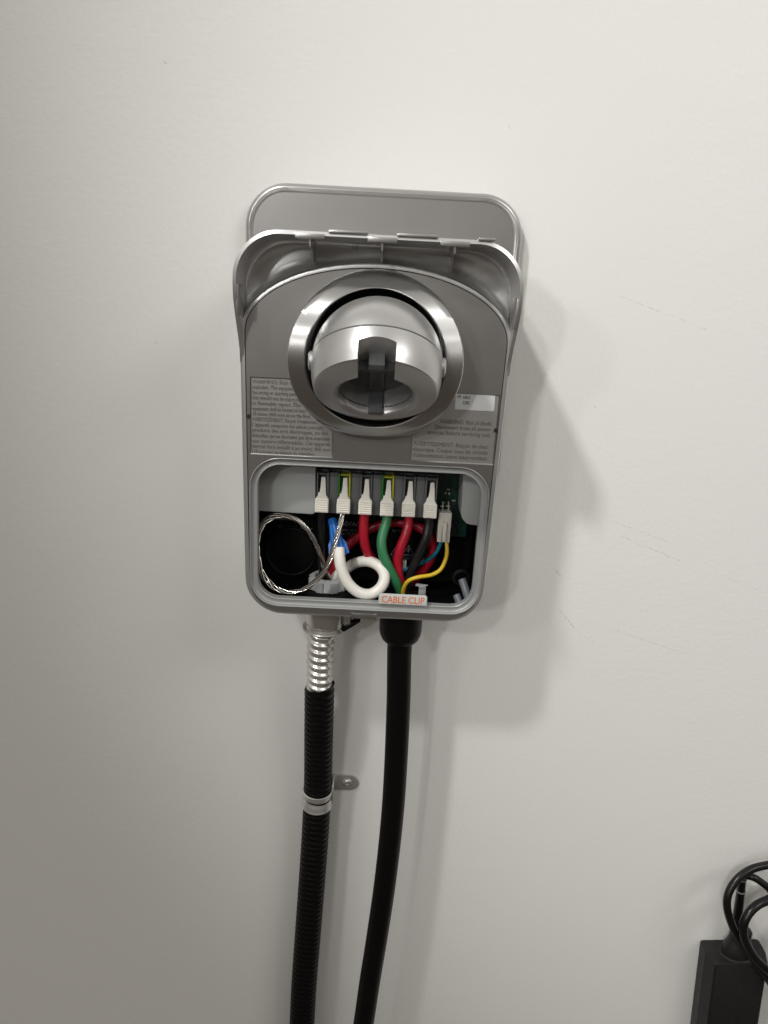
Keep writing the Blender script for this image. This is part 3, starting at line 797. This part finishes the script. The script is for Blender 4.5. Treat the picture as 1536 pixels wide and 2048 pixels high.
V, Fc = vlathe(fx - 0.8, fd, [(13.6, zf + 1.8), (15.6, zf + 1.5), (15.9, zf + .7), (15.6, zf), (11.6, zf - .4)]); mk('flange', V, Fc, 'steel_dull', fit, angle=40)
# black clamp tail rising to the right
Vs = []
for (x, z) in ((fx + 8, zf - 0.6), (fx + 14, zf + 1.0), (fx + 25, zf + 9.0), (fx + 25, zf + 11.0), (fx + 17, zf + 6.5), (fx + 10, zf + 3)):
    Vs.append((x, z))
prism('clamp_strip', Vs, fd - 5, fd + 7, 'rubber', fit, bev=0.5)
V, Fc = box_geo(fx + 12, fx + 18, fd - 5, fd + 5, zf + 4, ZB + 3); bevel(mk('clamp_saddle', V, Fc, 'steel', fit), 0.8)

# flexible conduit
conduit = thing('flexible_conduit', 'flexible metal conduit with torn back black jacket below the grey bushing', 'conduit', B(606, 2048, 12))
cpts = [(643, 1262, 36), (641, 1290, 35), (640, 1330, 33), (639, 1380, 30), (638, 1440, 26), (637, 1500, 21.5), (636, 1560, 18), (634, 1605, 16.5), (631, 1660, 16.5), (627, 1720, 17), (621, 1800, 17.5), (614, 1890, 18), (608, 1970, 18), (604, 2048, 18), (601, 2130, 18), (599, 2240, 18)]
CP = spline([B(*p) for p in cpts] + [Vector((-86, -18, z)) for z in (-880, -1000, -1200)], 0.55)
cl = [0.0]
for a, b in zip(CP, CP[1:]): cl.append(cl[-1] + (b - a).length)
def px_len(py):  # arc length at a photo row
    best = min(range(len(CP)), key=lambda i: abs(proj(CP[i])[1] - py)); return cl[best]
def proj(p):
    q = p - Vector((0, -D, 0)); z = q.dot(fw); return CX + F * q.dot(RV) / z, CY - F * q.dot(UV) / z
def hose(name, l0, l1, r, amp, pitch, material, seg=32, tilt=0.0, sharp=1.0):
    idx = [i for i in range(len(CP)) if l0 <= cl[i] <= l1]; path = [CP[i] for i in idx]; fr2 = frames(path); loops = []
    for j, i in enumerate(idx):
        lpp = []
        for k in range(seg):
            a = 2 * math.pi * k / seg
            w = math.sin(2 * math.pi * cl[i] / pitch + a)
            w = math.copysign(abs(w) ** sharp, w)
            rr = r + amp * w
            off = 0.0
            if tilt and j < 14: off = tilt * (1 - j / 14) * math.cos(a - 2.2)
            lpp.append(path[j] + fr2[j][1] * (rr * math.cos(a)) + fr2[j][2] * (rr * math.sin(a)) + fr2[j][0] * off)
        loops.append(lpp)
    V, Fc = loft(loops, True, False, False)
    return V, Fc, loops
l_a, l_b = px_len(1371), px_len(1262)
V, Fc, _ = hose('metal_hose', l_b, l_a + 18, 9.0, 0.95, 6.3, 'steel', sharp=0.8)
mk('metal_hose', V, Fc, 'steel', conduit, angle=60)
V, Fc, lps = hose('jacket', l_a, cl[-1], 10.9, 0.36, 5.0, 'jacket', tilt=3.2)
ins = [[CP[min(range(len(CP)), key=lambda i: abs(cl[i] - l_a))] * 0 + q for q in lps[0]]]
c0 = sum((Vector(q) for q in lps[0]), Vector()) / len(lps[0])
inner = [c0 + (Vector(q) - c0) * 0.90 for q in lps[0]]
c3 = sum((Vector(q) for q in lps[18]), Vector()) / len(lps[18]); inner2 = [c3 + (Vector(q) - c3) * 0.90 for q in lps[18]]
g2 = loft([inner2, inner, lps[0]])
V, Fc = join((V, Fc), g2)
mk('jacket', V, Fc, 'jacket', conduit, angle=60)
# one-hole strap: ribbed band over the hose, ear and screw on the wall
strap = thing('conduit_strap', 'zinc one hole strap screwed to the wall around the black conduit', 'strap', B(690, 1566, 1))
ls = px_len(1594)
idx = [i for i in range(len(CP)) if abs(cl[i] - ls) <= 8.2]; path = [CP[i] for i in idx]; fr2 = frames(path); loops = []
for j, i in enumerate(idx):
    s = (cl[i] - ls) / 8.2
    rr = 11.7 + 0.75 * abs(s) ** 6 - 0.9 * math.exp(-((s + 0.05) / 0.33) ** 2)
    ring_ = []
    for k in range(37):
        a = math.radians(-118 + 236 * k / 36)
        # angle measured from the room-facing direction
        side_ = Vector((1, 0, 0)); T = fr2[j][0]; side_ = (side_ - T * side_.dot(T)).normalized(); fr_ = T.cross(side_); fr_ = fr_ if fr_.y < 0 else -fr_
        ring_.append(path[j] + fr_ * (rr * math.cos(a)) + side_ * (rr * math.sin(a)))
    loops.append(ring_)
V, Fc = loft(loops, closed=False)
o = mk('strap_band', V, Fc, 'steel_dull', strap, angle=60)
md_ = bmesh.new(); md_.from_mesh(o.data); bmesh.ops.solidify(md_, geom=md_.faces[:], thickness=0.0009); md_.to_mesh(o.data); md_.free(); finish(o.data, True, 50)
e0, e1 = bx(664, 1566, 2), bx(717, 1566, 2); ez = B(690, 1566, 2).z; eh = 7.0
band_c = CP[min(range(len(CP)), key=lambda i: abs(cl[i] - ls))]
ear = [(band_c.x + 9, ez - eh), (e1[0] - eh, ez - eh)] + [(e1[0] - eh + eh * math.cos(math.radians(a)), ez + eh * math.sin(math.radians(a))) for a in range(-80, 81, 16)] + [(e1[0] - eh, ez + eh), (band_c.x + 9, ez + eh)]
prism('strap_ear', ear, 0.4, 1.9, 'steel_dull', strap, bev=0.25)
Vs, Fs = loft([[(band_c.x + 10.8, -1.0, ez - eh), (band_c.x + 10.8, -1.0, ez + eh)], [(band_c.x + 11.6, -6, ez - eh), (band_c.x + 11.6, -6, ez + eh)], [(band_c.x + 11.2, -14, band_c.z - 6), (band_c.x + 11.2, -14, band_c.z + 7)]], closed=False)
o = mk('strap_web', Vs, Fs, 'steel_dull', strap)
md_ = bmesh.new(); md_.from_mesh(o.data); bmesh.ops.solidify(md_, geom=md_.faces[:], thickness=0.0011); md_.to_mesh(o.data); md_.free()
sc = B(694, 1567, 3)
V, Fc = loft([[(sc.x + r * math.cos(2 * math.pi * i / 28), -d, sc.z + r * math.sin(2 * math.pi * i / 28)) for i in range(28)] for r, d in ((4.2, 1.85), (4.0, 2.6), (2.9, 3.6), (1.6, 3.9), (1.2, 3.1))], True, False, True)
mk('screw', V, Fc, 'steel', strap, angle=40)

# ------------------------------------------------------------------ charging cable
cable = thing('charging_cable', 'thick black charging cable leaving the station through a domed strain relief', 'cable', B(728, 2048, 40))
kx = B(801, 1262, 48).x
CD = 46.0
zd0, zd1 = ZB + 3, B(800, 1291, 52).z
V, Fc = vlathe(kx, CD, [(14.6, zd0), (14.8, ZB - 1), (14.9, zd1 + 10), (14.4, zd1 + 6.5), (13.0, zd1 + 3.2), (10.8, zd1 + .9), (8.6, zd1), (6.0, zd1 + 1)])
mk('strain_relief', V, Fc, 'rubber', cable, angle=60)
tube('cable_jacket', [Vector((kx, -CD, zd0))] + [B(*p) for p in [(799, 1300, 46), (797, 1400, 44.5), (793, 1500, 43), (788, 1590, 42), (780, 1680, 42), (768, 1780, 42), (753, 1880, 42), (740, 1960, 42), (727, 2048, 42), (716, 2120, 42), (700, 2240, 42)]] + [Vector((-52, -42, -880)), Vector((-70, -42, -1020)), Vector((-84, -42, -1200))], 8.75, 'jacket', cable, seg=28, step=4)
gm = B(803, 1184, 50)
V, Fc = vlathe(gm.x, 47, [(12.5, ZB + 4), (12.5, gm.z - 3), (11.5, gm.z - 0.6), (9, gm.z), (3, gm.z + .2)]); mk('cable_end', V, Fc, 'rubber', cable)
def cw(name, pts, r, m): tube(name, [B(*p) for p in pts], r, m, cable)
cw('green_conductor', [(802, 1196, 50), (798, 1178, 52), (789, 1158, 55), (776, 1132, 56), (766, 1108, 55), (763, 1084, 53), (767, 1062, 50), (773, 1044, 48), (775, 1020, 46)], 3.35, 'green')
cw('red_conductor', [(806, 1196, 46), (803, 1172, 48), (797, 1148, 50), (795, 1122, 50), (801, 1096, 50), (811, 1070, 49), (817, 1046, 47), (818, 1022, 46)], 3.25, 'red')
cw('black_conductor', [(812, 1196, 44), (814, 1172, 46), (824, 1140, 48), (838, 1108, 49), (851, 1078, 49), (857, 1048, 47), (858, 1022, 46)], 3.2, 'blackw')
cw('yellow_conductor', [(805, 1192, 54), (808, 1175, 57), (818, 1161, 60), (838, 1154, 60.5), (862, 1150, 59), (880, 1140, 57), (890, 1122, 54), (894, 1104, 50), (893, 1080, 46)], 1.35, 'yellow')
cw('blue_conductor', [(788, 1190, 42), (776, 1164, 40), (800, 1145, 36), (834, 1130, 37), (857, 1119, 40), (873, 1104, 44), (884, 1080, 45)], 1.4, 'bluew')
q = B(808, 1130, 36)
V, Fc = box_geo(q.x - 1.0, q.x + 1.6, 33, 36, q.z - 4.5, q.z + 3); bevel(mk('cable_tie_tail', V, Fc, 'whitew', cable), 0.4)
q = B(842, 1172, 52)
prism('foil_scrap', [(q.x - 4, q.z), (q.x + 1, q.z - 1.2), (q.x + 5, q.z + 0.8), (q.x - 3, q.z + 1.6)], 51.4, 52, 'lightgrey', cable)
q0, q1 = B(838, 1175, 50), B(851, 1192, 50)
V, Fc = box_geo(q0.x, q1.x, 46, 50, q1.z - 3, q0.z); bevel(mk('clip_post', V, Fc, 'lightgrey', clip), 0.4)

# ------------------------------------------------------------------ power adapter and its cords
TH = 25.0
ptl = B(1402, 1884, 2.5); ptr = B(1531, 1897, 2.5)
AW = 52.0; axl = B(1399, 1892, 2).x; azt = ptl.z; azb = azt - 118
adapter = thing('power_adapter', 'black plastic power brick with a round plug in its top end', 'power adapter', (axl + AW / 2, 0, azb))
def abox(k, d): return [(axl + k, azb + k), (axl + AW - k, azb + k), (axl + AW - k, azt - k), (axl + k, azt - k)]
# chamfered body: cross-section in x / depth swept along z
sec = [(0, 1.5), (0.8, 0.6), (AW - 0.8, 0.6), (AW, 1.5), (AW, 13), (AW - 0.5, 13), (AW - 0.5, 13.5), (AW, 13.5), (AW - 3.5, TH - 1), (AW - 5, TH), (5, TH), (3.5, TH - 1), (0, 13.5), (0.5, 13.5), (0.5, 13), (0, 13)]
def seclp(z, k): return [(axl + AW / 2 + (x - AW / 2) * (1 - 2 * k / AW), -(TH / 2 + (d - TH / 2) * (1 - 2 * k / TH)) if d > 1 else -d, z) for x, d in sec]
V, Fc = loft([seclp(azb, 1.4), seclp(azb + 1.4, 0), seclp(azt - 1.4, 0), seclp(azt - 0.4, 0.5), seclp(azt, 1.5)], True, True, True)
body = mk('adapter_body', V, Fc, 'adapter', adapter, angle=30)
V, Fc = box_geo(axl + 30, axl + 30.4, TH - 0.2, TH + 0.12, azb + 2, azt - 2); mk('label_edge', V, Fc, 'ink', adapter)
for i in range(3):
    q = B(1450, 2010 + i * 17, TH)
    V, Fc = tube_geo([Vector((q.x + 1.6 * math.cos(2 * math.pi * k / 20), -TH - 0.0, q.z + 2.0 * math.sin(2 * math.pi * k / 20))) for k in range(17)], 0.22, 6)
    mk('moulded_mark', V, Fc, 'adapter', adapter)
cord = thing('plugged_cord', 'glossy black cord looped above the power brick, plugged into its top', 'cord', (axl + 25, -12, azt))
pc = Vector((axl + 27, -13.5, azt))
def slathe(base, axis, prof, n=32, sxy=(1.0, 1.0)):
    a = Vector(axis).normalized(); u = Vector((1, 0, 0)); u = (u - a * u.dot(a)).normalized(); w = a.cross(u)
    return loft([[Vector(base) + a * h + u * (r * sxy[0] * math.cos(2 * math.pi * i / n)) + w * (r * sxy[1] * math.sin(2 * math.pi * i / n)) for i in range(n)] for r, h in prof], True, True, True)
V, Fc = slathe(pc, (0.0, 0.05, 1), [(13.5, -3), (13.5, 4), (13.0, 9), (10.5, 14), (9.2, 19), (9.4, 24), (8.2, 26), (5.8, 27)], 32, (1.0, 0.72))
mk('plug', V, Fc, 'adapter', cord, angle=40)
V, Fc = slathe(pc + Vector((0, 0, -.5)), (0, 0, 1), [(15.2, -1), (15.2, 0.8), (14.6, 1.1)], 32, (1.0, 0.74)); mk('socket_rim', V, Fc, 'ink', adapter)
nb = B(1474, 1846, 12); nt_ = B(1484, 1762, 12)
tube('strain_relief', [Vector((pc.x, -12.5, azt + 24)), nb, (nb + nt_) / 2, nt_], lambda t, i: 4.2 - 1.0 * t + 0.35 * (1 if (i // 2) % 3 == 0 and t < 0.35 else 0), 'cord', cord, step=0.9)
for py, rr in ((1834, 4.6), (1781, 4.0), (1757, 3.8)):
    t = (1846 - py) / 84.0; c = nb + (nt_ - nb) * t
    V, Fc = slathe(c, nt_ - nb, [(rr - .3, -.6), (rr, -.4), (rr, .4), (rr - .3, .6)]); mk('strain_ring', V, Fc, 'ringw' if py < 1800 else 'cord', cord)
tube('cord_lead', [nt_, B(1488, 1752, 14), B(1502, 1753, 18), B(1518, 1761, 20), B(1540, 1780, 22), B(1565, 1815, 22), B(1585, 1870, 22), B(1600, 1960, 20), B(1600, 2100, 16), B(1590, 2250, 12), B(1580, 2400, 10)], 3.0, 'cord', cord)
cord2 = tube('looped_cord', [B(*p) for p in [(1600, 1735, 18), (1565, 1726, 20), (1536, 1730, 22), (1504, 1738, 25), (1476, 1757, 29), (1458, 1784, 33), (1454, 1812, 36), (1462, 1845, 38), (1476, 1874, 38), (1500, 1909, 36), (1526, 1944, 34), (1556, 1985, 30), (1600, 2030, 26), (1660, 2060, 24), (1720, 2020, 22), (1740, 1930, 20), (1715, 1830, 18), (1660, 1765, 17), (1602, 1737, 18)]], 3.2, 'cord', None,
             label='outer black cord arching over the round plug of the power brick', cat='cord')
cord3 = tube('looped_cord', [B(*p) for p in [(1610, 1770, 24), (1570, 1784, 28), (1540, 1798, 32), (1512, 1812, 37), (1493, 1834, 41), (1486, 1860, 43), (1493, 1888, 43), (1512, 1918, 42), (1540, 1944, 40), (1580, 1972, 36), (1630, 1980, 32), (1680, 1950, 30), (1700, 1880, 28), (1675, 1810, 26), (1640, 1775, 24), (1608, 1771, 24)]], 3.5, 'cord', None,
             label='inner black cord curving down in front of the power brick plug', cat='cord')

# the brick hangs a little askew: turn it, with its plug, about its top left corner
def turn(objs, pivot, ang):
    R_ = Matrix.Rotation(ang, 4, 'Y'); T_ = Matrix.Translation(Vector(pivot) / 1000)
    for o in objs: o.matrix_world = T_ @ R_ @ T_.inverted() @ o.matrix_world
bpy.context.view_layer.update()
turn([adapter], (axl, 0, azt), math.radians(-4.5))
